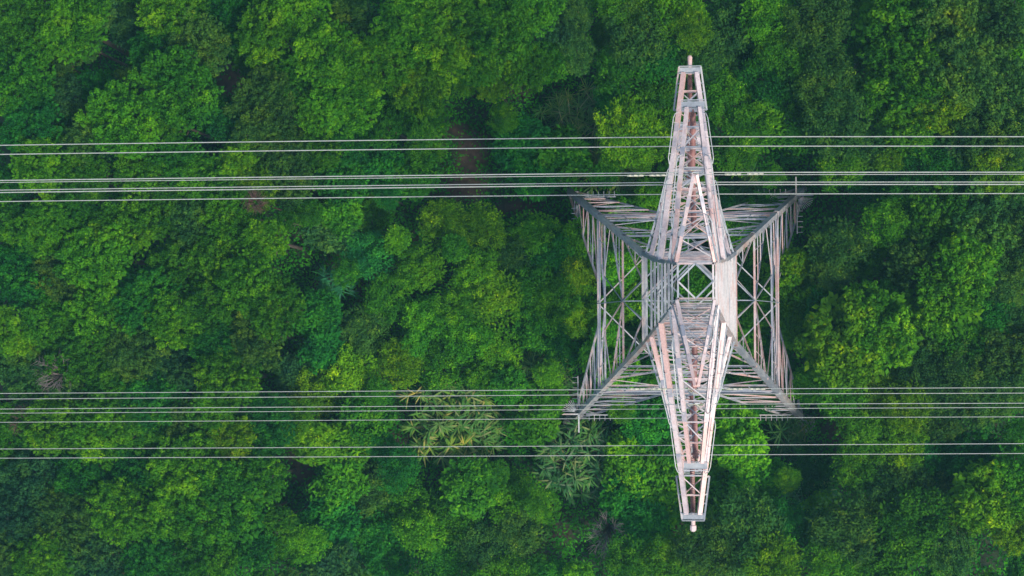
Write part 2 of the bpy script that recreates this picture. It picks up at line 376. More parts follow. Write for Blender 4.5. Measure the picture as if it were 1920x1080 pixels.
# ------------------------------------------------------------------ insulator V-strings
PH = [('upper', 45.5, 41.3, 4.98, 7.5, 2.45), ('middle', 33.4, 29.9, 7.95, 11.3, 4.6), ('lower', 24.4, 20.6, 6.37, 9.2, 3.55)]
zc = {}
for nm, zt, zb, yc, yo, yi in PH:
    for side in (1, -1):
        root = empty('insulator_string', (0, side*yc, zb))
        sd = 'top' if side > 0 else 'bottom'
        tag(root, f'brown porcelain V-shaped insulator string hung beneath the {nm} crossarm pointing to the {sd} edge', 'insulator', 'insulator strings under the crossarms')
        for yy in (yo, yi):
            s = MB(); a = Vector((0, side*(yy-yc), zt-zb)); b_ = Vector((0, side*.25*(1 if yy > yc else -1), .35)); Ln = (a-b_).length
            s.tube([a, a.lerp(b_, .05)], .035, 8, .9)
            pts = []; rad = []; nd = int(Ln*.9/.146)
            for k in range(nd):
                u = .06 + .88*k/nd; du = .88/nd
                pts += [a.lerp(b_, u), a.lerp(b_, u+du*.35), a.lerp(b_, u+du*.6)]; rad += [.06, .135, .075]
            s.tube(pts, .1, 12, .5, rad)
            s.tube([a.lerp(b_, .94), b_], .035, 8, .9)
            s.build('disc_string', M_PORC, root)
            g = MB(); c = b_.lerp(a, .10); d = (a-b_).normalized(); u = Vector((1, 0, 0)); v = d.cross(u)
            g.tube([c + (u*math.cos(t*.35)+v*math.sin(t*.35))*.27 for t in range(17)], .02, 6, .9); g.tube([c - u*.26, b_], .016, 5, .9); g.tube([c + u*.26, b_], .016, 5, .9)
            g.build('arcing_ring', M_BONE, root)
        y = MB(); y.bar((0, -.3, .28), (0, .3, .28), .05, .1, (0, 0, 1)); 
        for q in (-.24, .24): y.bar((0, q, .3), (0, q, 0), .04, .04, (1, 0, 0)); y.tube([(-.25, q, -.02), (0, q, .03), (.25, q, -.02)], .04, 8)
        y.build('yoke_plate', M_ZINC, root)
        zc[(nm, side)] = zb

# ------------------------------------------------------------------ wires (measured heights on the picture's left edge, at the pylon, right edge)
WIRES = [  # arm, side, py at x=0, 1260, 1920, radius, label
 ('middle', 1, 272.3, 256.3, 256.2, .027, 'outermost grey cable of all towards the top edge, topmost line in the photo'),
 ('middle', 1, 289.4, 274.0, 274.0, .027, 'grey cable just inside the topmost one, second line from the top'),
 ('upper', 1, 338.3, 323.3, 322.7, .025, 'grey cable running immediately above the thin upper earth wire, third line from the top'),
 ('lower', 1, 356.4, 341.5, 341.2, .027, 'grey cable fifth from the top, the upper line of a close pair'),
 ('upper', 1, 360.9, 346.0, 345.7, .025, 'grey cable sixth from the top, the lower line of a close pair'),
 ('lower', 1, 377.8, 363.8, 362.8, .027, 'grey cable seventh from the top, lowest of the upper set, crossing the upper pylon feet'),
 ('upper', -1, 748.1, 738.8, 737.0, .015, 'grey cable just below the lower earth wire, second line of the lower set'),
 ('upper', -1, 766.8, 757.8, 755.9, .015, 'grey cable third line of the lower set, upper one of a close pair'),
 ('lower', -1, 774.7, 766.3, 763.9, .017, 'grey cable fourth line of the lower set, lower one of a close pair'),
 ('lower', -1, 791.7, 783.5, 781.4, .017, 'grey cable fifth line of the lower set, skimming the lowest tips of the pylon feet'),
 ('middle', -1, 841.7, 834.8, 831.7, .018, 'grey cable sixth line of the lower set, upper one of the bottom pair'),
 ('middle', -1, 859.0, 853.0, 850.1, .018, 'lowest grey cable in the photo, bottom line of the lower set'),
 ('earth', 1, 342.1, 327.7, 326.6, .014, 'thin pale earth wire with white dampers clamped at the upper short peak arm'),
 ('earth', -1, 737.6, 729.3, 726.7, .013, 'thin pale earth wire with white dampers clamped at the lower short peak arm')]
def wire(arm, side, yl, yt, yr, rad, label):
    z0 = {'upper': 41.3, 'middle': 29.9, 'lower': 20.6, 'earth': 50.9}[arm]
    root_z = z0; sag = lambda x: .00042*x*x + .004*abs(x)
    pts = []
    YT = at(1297, yt, z0)
    def ypos(px, py):
        z = z0; 
        for _ in range(3): q = at(px, py, z); z = z0 - sag(q.x)
        return q
    A, B = ypos(0, yl), ypos(1920, yr); yt0 = YT.y
    sl_, sr_ = (A.y-yt0)/A.x, (B.y-yt0)/B.x
    for i in range(-60, 61):
        x = i*1.5; s = sl_ if x < 0 else sr_
        pts.append(Vector((x, yt0 + s*x, z0 - sag(x))))
    o0 = Vector((0, yt0, z0)); m = MB(); m.tube([q - o0 for q in pts], rad, 7, .5)
    nm = 'earth_wire' if arm == 'earth' else 'power_cable'
    o = m.build(nm, M_WIRE, None, True, o0); tag(o, label, 'cable', 'cables strung across the forest')
    if arm == 'earth':
        for x0 in (-1.75, -1.1, 1.1, 1.75):
            d = MB()
            n_ = 9; d.tube([Vector((x0*1.35 + .62*(k/n_-.5), 0, -.02 + .035*math.sin(k*1.9))) for k in range(n_+1)], .04, 6, .9)
            d.build('damper', M_BONE, o)
for wv in WIRES: wire(*wv)

# ------------------------------------------------------------------ vegetation prototypes
def leaf_mesh(name, P, Nn, size, tone, asp=.55, fold=.25, droop=.3, rng=None, matl=None, tan=None):
    """leaf quads at P, facing Nn; size per leaf; tan = growth direction"""
    k = len(P)
    if tan is None:
        r = rng.normal(size=(k, 3)); tan = r - Nn * (r*Nn).sum(1, keepdims=True)
    else: tan = tan - Nn * (tan*Nn).sum(1, keepdims=True)
    tan /= np.linalg.norm(tan, axis=1, keepdims=True) + 1e-9
    sd = np.cross(Nn, tan); s = size[:, None]
    v = np.empty((k, 4, 3)); v[:, 0] = P
    v[:, 1] = P + tan*s*.5 + sd*s*asp*.5 - Nn*s*fold*.3
    v[:, 2] = P + tan*s - Nn*s*droop
    v[:, 3] = P + tan*s*.5 - sd*s*asp*.5 - Nn*s*fold*.3
    me = bpy.data.meshes.new(name); me.vertices.add(k*4); me.vertices.foreach_set('co', v.reshape(-1).astype(np.float32))
    me.loops.add(k*4); me.loops.foreach_set('vertex_index', np.arange(k*4, dtype=np.int32))
    me.polygons.add(k); me.polygons.foreach_set('loop_start', np.arange(0, k*4, 4, dtype=np.int32)); me.polygons.foreach_set('loop_total', np.full(k, 4, dtype=np.int32))
    me.materials.append(matl or M_LEAF); a = me.attributes.new('tone', 'FLOAT', 'POINT'); a.data.foreach_set('value', np.repeat(tone, 4).astype(np.float32))
    me.update(calc_edges=True); return me
def unit(a): return a/(np.linalg.norm(a, axis=-1, keepdims=True) + 1e-9)
def crown(seed, nl=22, lobe=(.24, .40), ros=.17, leafs=7, flatz=.62, fine=0.0, rag=.25, tipf=.10, dome=False):
    """unit-radius crown: lobes covered with leaf rosettes, plus scattered inner leaves"""
    g = np.random.default_rng(seed); PP = []; NN = []; SS = []; TT = []; TA = []
    cen = []; 
    outl = 1 + rag*np.interp(np.linspace(0, 1, 73), np.linspace(0, 1, 10), np.r_[g.uniform(-1, .6, 9), 0])
    for i in range(nl):
        a = i*2.399 + g.uniform(-.5, .5); rr = math.sqrt((i+.5)/nl)*.80*g.uniform(.85, 1.1)*outl[int((a % 6.283)/6.283*72)]
        zz = flatz*math.sqrt(max(0, 1 - min(1, rr)**2*.9)) + g.uniform(-.24, .16); cen.append((rr*math.cos(a), rr*math.sin(a), zz, g.uniform(*lobe), g.uniform(-.30, .26)))
    for cx, cy, cz, lr, lt in cen:
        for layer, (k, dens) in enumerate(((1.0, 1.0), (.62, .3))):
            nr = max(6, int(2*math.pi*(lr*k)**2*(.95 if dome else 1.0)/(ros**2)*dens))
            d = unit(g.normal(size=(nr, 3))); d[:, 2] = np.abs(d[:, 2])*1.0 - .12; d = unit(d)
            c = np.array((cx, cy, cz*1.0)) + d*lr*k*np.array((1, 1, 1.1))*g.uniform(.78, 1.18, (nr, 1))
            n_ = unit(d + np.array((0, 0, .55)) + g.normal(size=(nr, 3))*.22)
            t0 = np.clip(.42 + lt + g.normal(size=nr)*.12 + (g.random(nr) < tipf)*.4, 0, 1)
            sz = ros*g.uniform(.5, .85, nr)
            ax = unit(np.cross(n_, g.normal(size=(nr, 3)))); bx = np.cross(n_, ax)
            if dome:
                n_ = unit(d*1.0 + np.array((0, 0, .35)) + g.normal(size=(nr, 3))*.12); ax = unit(np.cross(n_, g.normal(size=(nr, 3)))); bx = np.cross(n_, ax)
                rr = ros*g.uniform(.36, .62, nr)[:, None]
                for q in range(leafs):
                    ring = 0 if q == 0 else (1 if q < leafs*.42 else 2); el = (0.12, .75, 1.25)[ring] + g.normal(size=nr)*.14
                    an = q*2.399 + g.uniform(-.4, .4, nr); tn = ax*np.cos(an)[:, None] + bx*np.sin(an)[:, None]
                    dq = unit(n_*np.cos(el)[:, None] + tn*np.sin(el)[:, None])
                    PP.append(c + dq*rr - tn*rr*.25); NN.append(unit(dq + g.normal(size=(nr, 3))*.14)); SS.append(rr[:, 0]*g.uniform(.75, 1.05, nr)); TT.append(np.clip(t0 + g.normal(size=nr)*.05, 0, 1)); TA.append(tn)
                continue
            for q in range(leafs):
                an = 2*math.pi*(q + g.uniform(-.3, .3, nr))/leafs
                tn = ax*np.cos(an)[:, None] + bx*np.sin(an)[:, None]
                el = g.uniform(.1, .75, nr)[:, None] if q % 2 else g.uniform(.6, 1.3, nr)[:, None]
                ln = unit(n_ + tn*el*-.0 + tn*.35 + g.normal(size=(nr, 3))*(.16+fine))
                PP.append(c + n_*sz[:, None]*(.16 if q % 2 == 0 else 0) + g.normal(size=(nr, 3))*fine*ros); NN.append(ln); SS.append(sz*(1.0 if q % 2 else .75)); TT.append(np.clip(t0 + g.normal(size=nr)*.06, 0, 1)); TA.append(tn)
    # inner scattered leaves close the crown from above
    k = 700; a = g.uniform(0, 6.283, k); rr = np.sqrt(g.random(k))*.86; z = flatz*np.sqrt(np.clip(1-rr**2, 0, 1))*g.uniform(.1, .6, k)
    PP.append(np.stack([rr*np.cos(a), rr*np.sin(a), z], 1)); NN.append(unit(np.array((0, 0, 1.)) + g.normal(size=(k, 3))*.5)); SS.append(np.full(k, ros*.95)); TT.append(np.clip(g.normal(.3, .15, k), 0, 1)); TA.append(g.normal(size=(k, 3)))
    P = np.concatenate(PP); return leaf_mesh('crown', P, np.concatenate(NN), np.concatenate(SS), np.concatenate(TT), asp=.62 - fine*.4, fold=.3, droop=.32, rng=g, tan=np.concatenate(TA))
def trunk_mesh(seed):
    g = random.Random(seed); m = MB()
    top = Vector((g.uniform(-.06, .06), g.uniform(-.06, .06), .55))
    m.tube([(0, 0, -2.2), (0.01, 0, -1.0), (0.02, .01, -.3), (top.x, top.y, -.1), (top.x, top.y, .15)], .05, 8, .5, [.085, .06, .05, .04, .02])
    for i in range(8):
        a = i*.785 + g.uniform(-.3, .3); z = g.uniform(-.6, -.1); r_ = g.uniform(.4, .65)
        e = Vector((math.cos(a)*r_, math.sin(a)*r_, z + g.uniform(.15, .3))); s = Vector((.015, 0, z)); mid = s.lerp(e, .5) + Vector((0, 0, -.06))
        m.tube([s, mid, e], .02, 6, .5, [.030, .018, .007])
        for j in range(2): b2 = a + g.choice((-.6, .6)); m.tube([mid, mid + Vector((math.cos(b2)*.25, math.sin(b2)*.25, .08))], .01, 5, .5, [.014, .005])
    return m.mesh('trunk', M_BARK, True)
PROTO = {
 'b': [crown(100+i, nl=50, lobe=(.10, .22), ros=.135, leafs=13, flatz=.42, rag=.36, tipf=.04, dome=True) for i in range(5)],   # broccoli-like canopy
 'L': [crown(200+i, nl=38, lobe=(.13, .25), ros=.165, leafs=15, flatz=.50, rag=.36, tipf=.05, dome=True) for i in range(4)],       # big rounded clumps
 'f': [crown(300+i, nl=40, lobe=(.09, .25), ros=.13, leafs=7, flatz=.36, fine=.30, rag=.6, tipf=.05) for i in range(5)],   # loose leafy
 's': [crown(400+i, nl=22, lobe=(.16, .34), ros=.22, leafs=7, flatz=.35, fine=.22, rag=.5, tipf=.06) for i in range(4)]}    # shrub
TRUNKS = [trunk_mesh(i) for i in range(4)]
COL = {0: ((.044, .200, .010), 'mid green'), 1: ((.070, .255, .008), 'bright green'), 2: ((.022, .170, .018), 'deep green'), 3: ((.054, .165, .024), 'dull green'),
       4: ((.110, .290, .006), 'yellowish green'), 5: ((.032, .130, .038), 'dark bluish green'), 6: ((.027, .210, .036), 'fresh cool green')}
KIND = {'b': ('broadleaf_tree', 'tree', 'knobbly tree'), 'L': ('broadleaf_tree', 'tree', 'clumpy tree'), 'f': ('slender_tree', 'tree', 'feathery tree'), 's': ('shrub', 'shrub', 'bushy shrub')}
TREES = []     # (px, py, rpx, kind, colour, crown top height)
def T(s):
    for ln in s.strip().split('\n'):
        a = ln.split()
        for i in range(0, len(a), 6): TREES.append((float(a[i]), float(a[i+1]), float(a[i+2]), a[i+3], int(a[i+4]), float(a[i+5])))
T('''
45 35 62 b 0 12  135 45 66 b 1 13  320 22 58 b 1 12  370 88 62 b 3 12  35 150 72 b 0 12  60 235 62 b 2 11
235 225 70 b 1 13  335 165 72 b 0 14  160 85 36 f 3 9  290 95 45 b 2 11  130 180 40 b 5 9  175 265 48 b 3 11
250 60 40 f 5 8  210 15 36 s 5 7  430 45 50 b 2 10  500 55 62 b 1 13  560 10 60 b 1 13  610 100 66 b 1 14
500 190 66 b 3 12  420 225 42 b 6 9  555 150 46 b 0 11  600 205 48 b 1 11  455 300 40 b 4 10  530 285 52 b 3 10
600 285 40 b 0 9  340 300 46 b 0 11  260 325 52 b 1 11  165 335 50 b 0 11  75 310 56 b 1 12  20 350 44 b 2 10
660 40 48 b 3 11  700 120 60 b 1 13  650 190 60 b 1 13  770 60 68 b 1 13  830 100 58 b 4 13  790 160 56 b 1 12
860 20 62 b 1 13  940 50 66 b 0 13  1000 20 50 b 1 12  930 165 28 b 4 9  985 125 44 b 1 11  720 230 50 b 0 10
800 225 44 b 0 10  650 270 46 f 2 8  900 120 44 b 0 12  1055 40 46 b 5 9  1080 100 40 f 3 9  1085 30 30 f 3 10
1200 60 70 f 3 12  1180 15 50 f 1 11  1270 30 60 f 1 12  1300 60 34 f 4 13  1160 130 50 f 0 10  1240 110 50 f 2 10
1030 115 46 f 0 9  1330 110 50 f 3 10  1380 40 60 f 3 11  1360 190 48 f 1 10  1180 240 60 f 4 10  1240 190 46 f 0 9
1100 165 44 f 2 7  1440 30 56 f 1 11  1530 30 64 f 3 12  1480 90 56 f 5 10  1450 150 58 f 2 9  1540 150 56 f 3 11
1500 230 50 f 5 8  1570 230 62 f 3 11  1420 240 50 f 1 9  1680 60 76 L 1 14  1770 40 64 L 3 14  1720 150 66 L 1 14
1800 130 70 L 3 15  1860 40 60 L 3 13  1880 170 72 b 3 14  1700 240 50 L 1 12  1760 200 50 L 4 13  1640 180 42 L 1 11
1620 100 34 f 2 8  1830 240 60 b 3 13  1905 260 52 f 3 12  1650 280 44 f 3 9  1580 300 48 f 1 9  1500 320 44 f 0 8
1665 300 26 L 4 11  1730 310 50 f 2 9  1870 320 52 f 4 11  1450 330 50 f 3 8  1800 330 50 f 2 9
90 430 56 b 1 12  30 420 50 b 0 10  180 480 66 b 1 13  120 520 56 b 3 11  40 520 60 b 2 11  230 430 60 b 1 12
300 400 52 b 0 11  370 420 56 b 3 11  440 400 52 b 1 12  500 450 46 b 1 13  420 470 54 b 1 12  330 500 56 b 0 11
270 560 60 b 2 12  180 580 66 b 1 12  90 600 58 b 0 11  20 620 46 b 1 12  470 530 60 b 1 14  520 580 50 b 0 14
400 570 60 b 0 12  330 600 58 b 1 12  480 630 58 b 3 12  410 650 52 b 2 11  250 660 60 b 3 11  150 650 66 b 0 11
50 690 60 b 3 10  330 690 60 b 5 10  430 710 56 b 1 12  210 730 48 b 0 10  290 760 60 b 2 11  120 760 50 b 3 10
60 640 34 b 4 10  100 800 60 b 1 12  180 810 60 b 1 12  20 830 50 b 0 10  270 800 52 b 0 11  350 790 50 b 3 11
400 770 50 b 1 11  440 820 40 b 4 11  500 800 50 b 2 10  60 890 62 b 5 11  150 880 60 b 2 11  250 880 56 b 2 10
350 880 70 b 1 13  420 950 72 b 0 13  330 960 60 b 1 12  230 960 60 b 1 12  130 970 60 b 3 11  40 970 60 b 5 11
490 900 50 b 0 11  470 1020 50 b 2 10  390 1050 60 b 0 12  290 1050 60 b 2 11  180 1050 60 b 5 10  80 1060 60 b 1 12
10 1050 44 b 3 11  330 230 36 b 0 12
690 480 46 f 6 8  640 540 44 s 0 5  700 400 40 f 0 6  830 420 72 f 4 10  900 430 56 f 4 10  790 500 56 f 1 9
890 510 66 f 1 10  860 570 64 f 1 10  930 560 50 f 4 10  800 600 46 f 1 8  730 560 44 f 0 7  680 620 44 f 3 7
880 640 56 f 1 9  820 680 52 f 0 8  940 660 46 f 1 8  750 680 44 f 4 8  660 700 52 f 4 8  590 740 46 f 4 7
560 790 40 f 1 7  1000 440 48 f 1 8  1050 480 50 f 2 8  1000 540 50 f 0 8  1060 560 50 f 1 9  1085 520 36 f 4 9
1010 610 50 f 0 8  1060 640 46 f 2 7  960 480 40 f 3 8  1090 600 40 f 4 8  620 430 44 s 5 4  600 590 44 s 2 4
1590 640 78 L 4 14  1650 620 66 L 1 14  1560 590 44 L 2 11  1620 580 50 L 1 13  1540 650 36 L 1 11  1480 560 50 L 1 9
1490 500 34 L 4 9  1490 620 34 L 1 8  1770 560 68 L 1 14  1810 500 66 L 1 15  1730 500 58 L 3 13  1760 420 64 L 0 13
1830 420 66 L 3 13  1890 450 60 b 3 13  1880 380 48 b 3 12  1690 560 44 f 0 9  1570 460 56 f 3 10  1600 400 54 f 0 10
1540 420 44 f 5 8  1560 520 40 f 3 9  1660 420 44 f 1 10  1680 480 44 f 5 8  1700 380 46 f 0 10  1730 640 52 L 3 11
1890 540 46 f 3 10  1860 600 50 f 2 9  1800 640 50 f 0 10  1890 660 56 L 3 12  1820 700 52 f 3 11  1740 720 50 f 3 10
1650 720 44 f 4 9  1580 740 46 f 1 9  1700 760 48 f 4 11  1770 780 50 f 3 9  1850 760 50 f 3 10  1900 730 40 f 3 11
1520 700 40 f 2 7  1560 800 44 f 1 8  1620 800 46 f 1 9  1690 830 46 f 4 9  1480 850 44 s 0 5  1430 800 44 s 4 6
1390 840 50 s 1 6  1420 900 48 s 0 5  1380 780 36 s 1 5  1610 870 50 f 1 8  1700 890 50 f 3 8  1760 850 50 f 2 8
1820 860 52 L 2 11  1860 930 66 L 4 14  1900 900 50 L 1 14  1820 950 44 L 4 12  1900 990 40 L 4 13  1780 920 40 f 3 8
1590 990 66 f 3 10  1540 930 40 f 0 6  1720 990 70 f 5 11  1660 930 46 f 3 9  1780 1030 50 f 3 10  1650 1040 50 L 1 10
1550 1050 50 f 1 9  1390 1000 76 f 3 10  1330 1030 60 f 3 10  1450 1050 50 f 4 9  1470 970 40 f 2 6  1250 1050 50 f 1 8
1180 1050 46 f 0 8  1210 990 44 s 2 5  790 1000 56 f 1 9  850 970 46 f 0 7  760 940 50 f 0 6  700 920 50 f 3 6
640 900 50 s 0 5  620 980 52 s 2 5  700 1010 54 f 2 7  900 1030 60 f 3 8  980 1000 56 f 3 8  960 930 54 f 1 7
880 910 50 s 0 5  1010 900 44 s 1 5  620 1060 50 s 5 5  740 1070 50 f 2 7  840 1070 46 f 0 7  960 1075 50 f 1 8
650 830 50 s 1 5  590 830 40 s 4 6  690 780 46 s 0 5  1000 780 50 s 0 4  1180 860 50 s 1 4  1180 930 50 s 2 4
1030 760 44 s 2 4  1210 800 40 s 2 4  980 270 46 s 2 4  1050 290 50 s 0 4  1110 300 46 s 4 5  1180 300 50 f 1 6
1220 260 44 f 4 8  1380 290 40 f 1 7  1000 330 44 s 2 4  1090 350 44 s 3 4  1400 390 46 s 0 5  1370 440 36 s 1 4
650 340 50 s 2 5  720 320 46 s 2 5  780 330 40 s 0 5  640 400 40 s 0 5  1240 420 40 s 1 3  1180 400 40 s 0 3
1300 540 40 s 0 3  1180 560 40 s 1 3  1230 610 40 s 0 3  1340 600 40 s 1 3  1420 560 50 s 1 4  1400 640 44 s 0 3
1180 660 40 s 0 3  1130 620 40 s 2 3  1290 700 50 s 1 3  1380 700 44 s 0 3  1240 760 44 s 2 3  1340 790 50 s 1 4
1440 690 44 s 2 3  1450 490 40 s 1 4  1300 880 50 s 1 4  1240 930 50 s 1 4  1330 950 50 s 0 4  1270 850 40 s 0 4
550 700 36 s 5 3  545 340 50 b 3 10  480 350 44 b 4 10  390 340 50 b 1 11  140 400 44 b 0 11  910 760 40 s 1 4
1500 740 34 s 0 4  1640 350 44 f 2 7  1560 350 40 f 5 6  1910 600 36 f 3 9  1910 820 36 f 5 9  1850 660 40 f 5 8
''')
FEETPX = [(1066, 366), (1508, 372), (1490, 782), (1092, 780)]
TREES = [(a, b, r_, k, c, (ht*.5 if k == 'f' and 560 < a < 1130 and b > 380 else ht)) for a, b, r_, k, c, ht in TREES]
TREES = [t_ if not (t_[3] == 'f' and t_[2] > 54 and 560 < t_[0] < 1130 and t_[1] > 380) else t_[:2] + (46,) + t_[3:] for t_ in TREES]
CLUMPS = [(850, 800, 85), (1078, 862, 65), (1085, 205, 45), (1035, 190, 25), (1150, 325, 45), (1515, 915, 45), (1470, 800, 40), (1010, 700, 40), (1165, 500, 40), (1160, 640, 40), (620, 525, 22), (1390, 370, 35)]
TREES = [(a, b, r_, k, 0 if (c == 5 and a > 1400) else c, (6 + (ht-6)*.72 if ht > 6 else ht) + (1.5 if k == 'f' and a > 1400 else 0)) for a, b, r_, k, c, ht in TREES]
KEEP = []
for t_ in TREES:
    px, py, rp, k, c, ht = t_
    if any(math.hypot(px-a, py-b) < rp + (26 if ht < 5 else 48) for a, b in FEETPX): continue
    if k in 'sf' and any(math.hypot(px-a, py-b) < r_ + rp*.3 for a, b, r_ in CLUMPS): continue
    KEEP.append(t_)
# fill what is left between the listed crowns with low shrubs
rr_ = random.Random(11); GAPS = [(410, 150, 38), (385, 240, 26), (745, 122, 26), (545, 640, 34), (548, 690, 34), (590, 480, 50), (880, 300, 55), (975, 155, 34), (1390, 340, 30), (1690, 590, 46), (1660, 672, 30), (1870, 1020, 44), (1060, 1015, 40), (560, 880, 44), (880, 355, 60), (965, 385, 40), (850, 810, 95), (1085, 860, 80), (1070, 210, 50), (1545, 300, 26), (1800, 285, 30), (590, 560, 50), (1650, 540, 30), (40, 372, 26), (170, 425, 18), (1135, 1000, 34), (150, 760, 20), (1520, 590, 22), (230, 500, 16), (260, 850, 14)]
tries = 0
while tries < 20000 and len(KEEP) < 440:
    tries += 1; px, py = rr_.uniform(-40, 1960), rr_.uniform(-40, 1120); rp = rr_.uniform(22, 42)
    if any(math.hypot(px-a, py-b) < rp + 30 for a, b in FEETPX): continue
    if any(math.hypot(px-a[0], py-a[1]) < (a[2]+rp)*.64 for a in KEEP) or any(math.hypot(px-a, py-b) < c+rp*.6 for a, b, c in GAPS): continue
    left = px < 560
    KEEP.append((px, py, rp, 'b' if left else rr_.choice('fs'), rr_.choice((0, 2, 3, 1) if left else (0, 1, 1, 2)), rr_.uniform(7, 9) if left else rr_.uniform(4, 6.5)))
# words that single each plant out: the row it is in, and its count from the left edge
BANDS = [(-99, 95, 'along the top edge'), (95, 255, 'above the upper cables'), (255, 380, 'crossed by the upper cables'), (380, 560, 'just below the upper cables'),
         (560, 725, 'just above the lower cables'), (725, 862, 'crossed by the lower cables'), (862, 985, 'below the lowest cable'), (985, 1200, 'along the bottom edge')]
lab = {}
for lo, hi, words in BANDS:
    row = sorted([i for i, a in enumerate(KEEP) if lo <= a[1] < hi], key=lambda i: KEEP[i][0])
    for j, i in enumerate(row): lab[i] = (words, j+1, len(row))
def ordn(k): return str(k) + ('th' if 10 <= k % 100 <= 20 else {1: 'st', 2: 'nd', 3: 'rd'}.get(k % 10, 'th'))
RT = random.Random(5)
for i, (px, py, rp, k, c, ht) in enumerate(KEEP):
    rad = rp/(F/(D-ht+1.5)); rad *= 1.18
    q = at(px, py, ht-1.2); gz = ground_z(q.x, q.y)
    nm, cat, desc = KIND[k]; words, j, tot = lab[i]
    fz = RT.uniform(.9, 1.1); base = Vector((q.x, q.y, gz)); zc0 = ht - .62*rad*fz
    if zc0 < gz + .2: zc0 = gz + .2
    t = empty(nm, base)
    end = f'{ordn(j)} plant from the left' if j <= tot/2 else f'{ordn(tot-j+1)} plant from the right'
    tag(t, f'{COL[c][1]} {desc} {words}, {end}', cat, {'b': 'forest trees with knobbly crowns', 'L': 'forest trees with rounded leaf clumps', 'f': 'loose feathery forest trees', 's': 'bushy shrubs among the trees'}[k])
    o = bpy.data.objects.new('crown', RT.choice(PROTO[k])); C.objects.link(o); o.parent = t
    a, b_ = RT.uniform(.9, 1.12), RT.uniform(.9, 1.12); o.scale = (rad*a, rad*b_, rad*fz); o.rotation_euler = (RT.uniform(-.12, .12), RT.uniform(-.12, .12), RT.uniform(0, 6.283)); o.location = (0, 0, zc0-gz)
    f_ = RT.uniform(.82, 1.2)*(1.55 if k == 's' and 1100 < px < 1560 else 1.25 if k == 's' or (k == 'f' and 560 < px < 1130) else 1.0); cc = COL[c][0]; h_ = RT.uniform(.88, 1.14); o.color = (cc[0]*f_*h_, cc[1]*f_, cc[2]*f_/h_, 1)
    tr = bpy.data.objects.new('trunk' if k != 's' else 'stem', RT.choice(TRUNKS)); C.objects.link(tr); tr.parent = t
    tr.scale = (rad, rad, (zc0-gz)/2.0 if k != 's' else rad); tr.location = (0, 0, (zc0-gz)); tr.rotation_euler[2] = RT.uniform(0, 6.28)

# ------------------------------------------------------------------ strap-leaved clumps (bamboo, reeds, palms)
def straps(seed, R0, stems, blades, length, width, height, dry=.12, tilt=.6):
    g = np.random.default_rng(seed); m = MB(); V = []; Fc = []; tn = []; st = MB()
    for s in range(stems):
        a = g.uniform(0, 6.283); r = math.sqrt(g.random())*R0; lean = Vector((math.cos(a), math.sin(a), 0))*r
        h_ = height*g.uniform(.55, 1)*(1 - .35*r/R0); top = lean + Vector((0, 0, h_))
        st.tube([lean*.35, lean*.6 + Vector((0, 0, h_*.6)), top], .02, 5, .5, [.035, .025, .012])
        main = g.uniform(0, 6.283)
        for b in range(blades):
            an = main + (g.normal()*.95 if g.random() < .7 else g.uniform(-3, 3)); L_ = length*g.uniform(.55, 1.15); el = g.uniform(.05, .9)
            d = Vector((math.cos(an), math.sin(an), 0)); sd = Vector((-d.y, d.x, 0)); up = Vector((0, 0, 1)); p0 = top - up*g.uniform(0, .5*h_*.5)
            tone = 1.0 if g.random() < dry else float(np.clip(g.normal(.45, .22), 0, .86)); w_ = width*g.uniform(.7, 1.2)
            pr = []
            for kx, (u, ww) in enumerate(((0, .45), (.35, 1), (.7, .8), (1, .04))):
                c = p0 + d*L_*u*math.cos(el*.6) + up*(L_*(u*math.sin(el) - .75*u*u)); pr.append((c - sd*w_*ww*.5 + up*.01, c + sd*w_*ww*.5))
            n0 = len(V)
            for l_, r_ in pr: V += [tuple(l_), tuple(r_)]; tn += [tone, tone]
            for kx in range(3): Fc.append((n0+2*kx, n0+2*kx+1, n0+2*kx+3, n0+2*kx+2))
    me = bpy.data.meshes.new('foliage'); me.from_pydata(V, [], Fc); me.materials.append(M_STRAP)
    a_ = me.attributes.new('tone', 'FLOAT', 'POINT'); a_.data.foreach_set('value', np.array(tn, dtype=np.float32)); me.update()
    return me, st.mesh('stems', M_BARK, True)
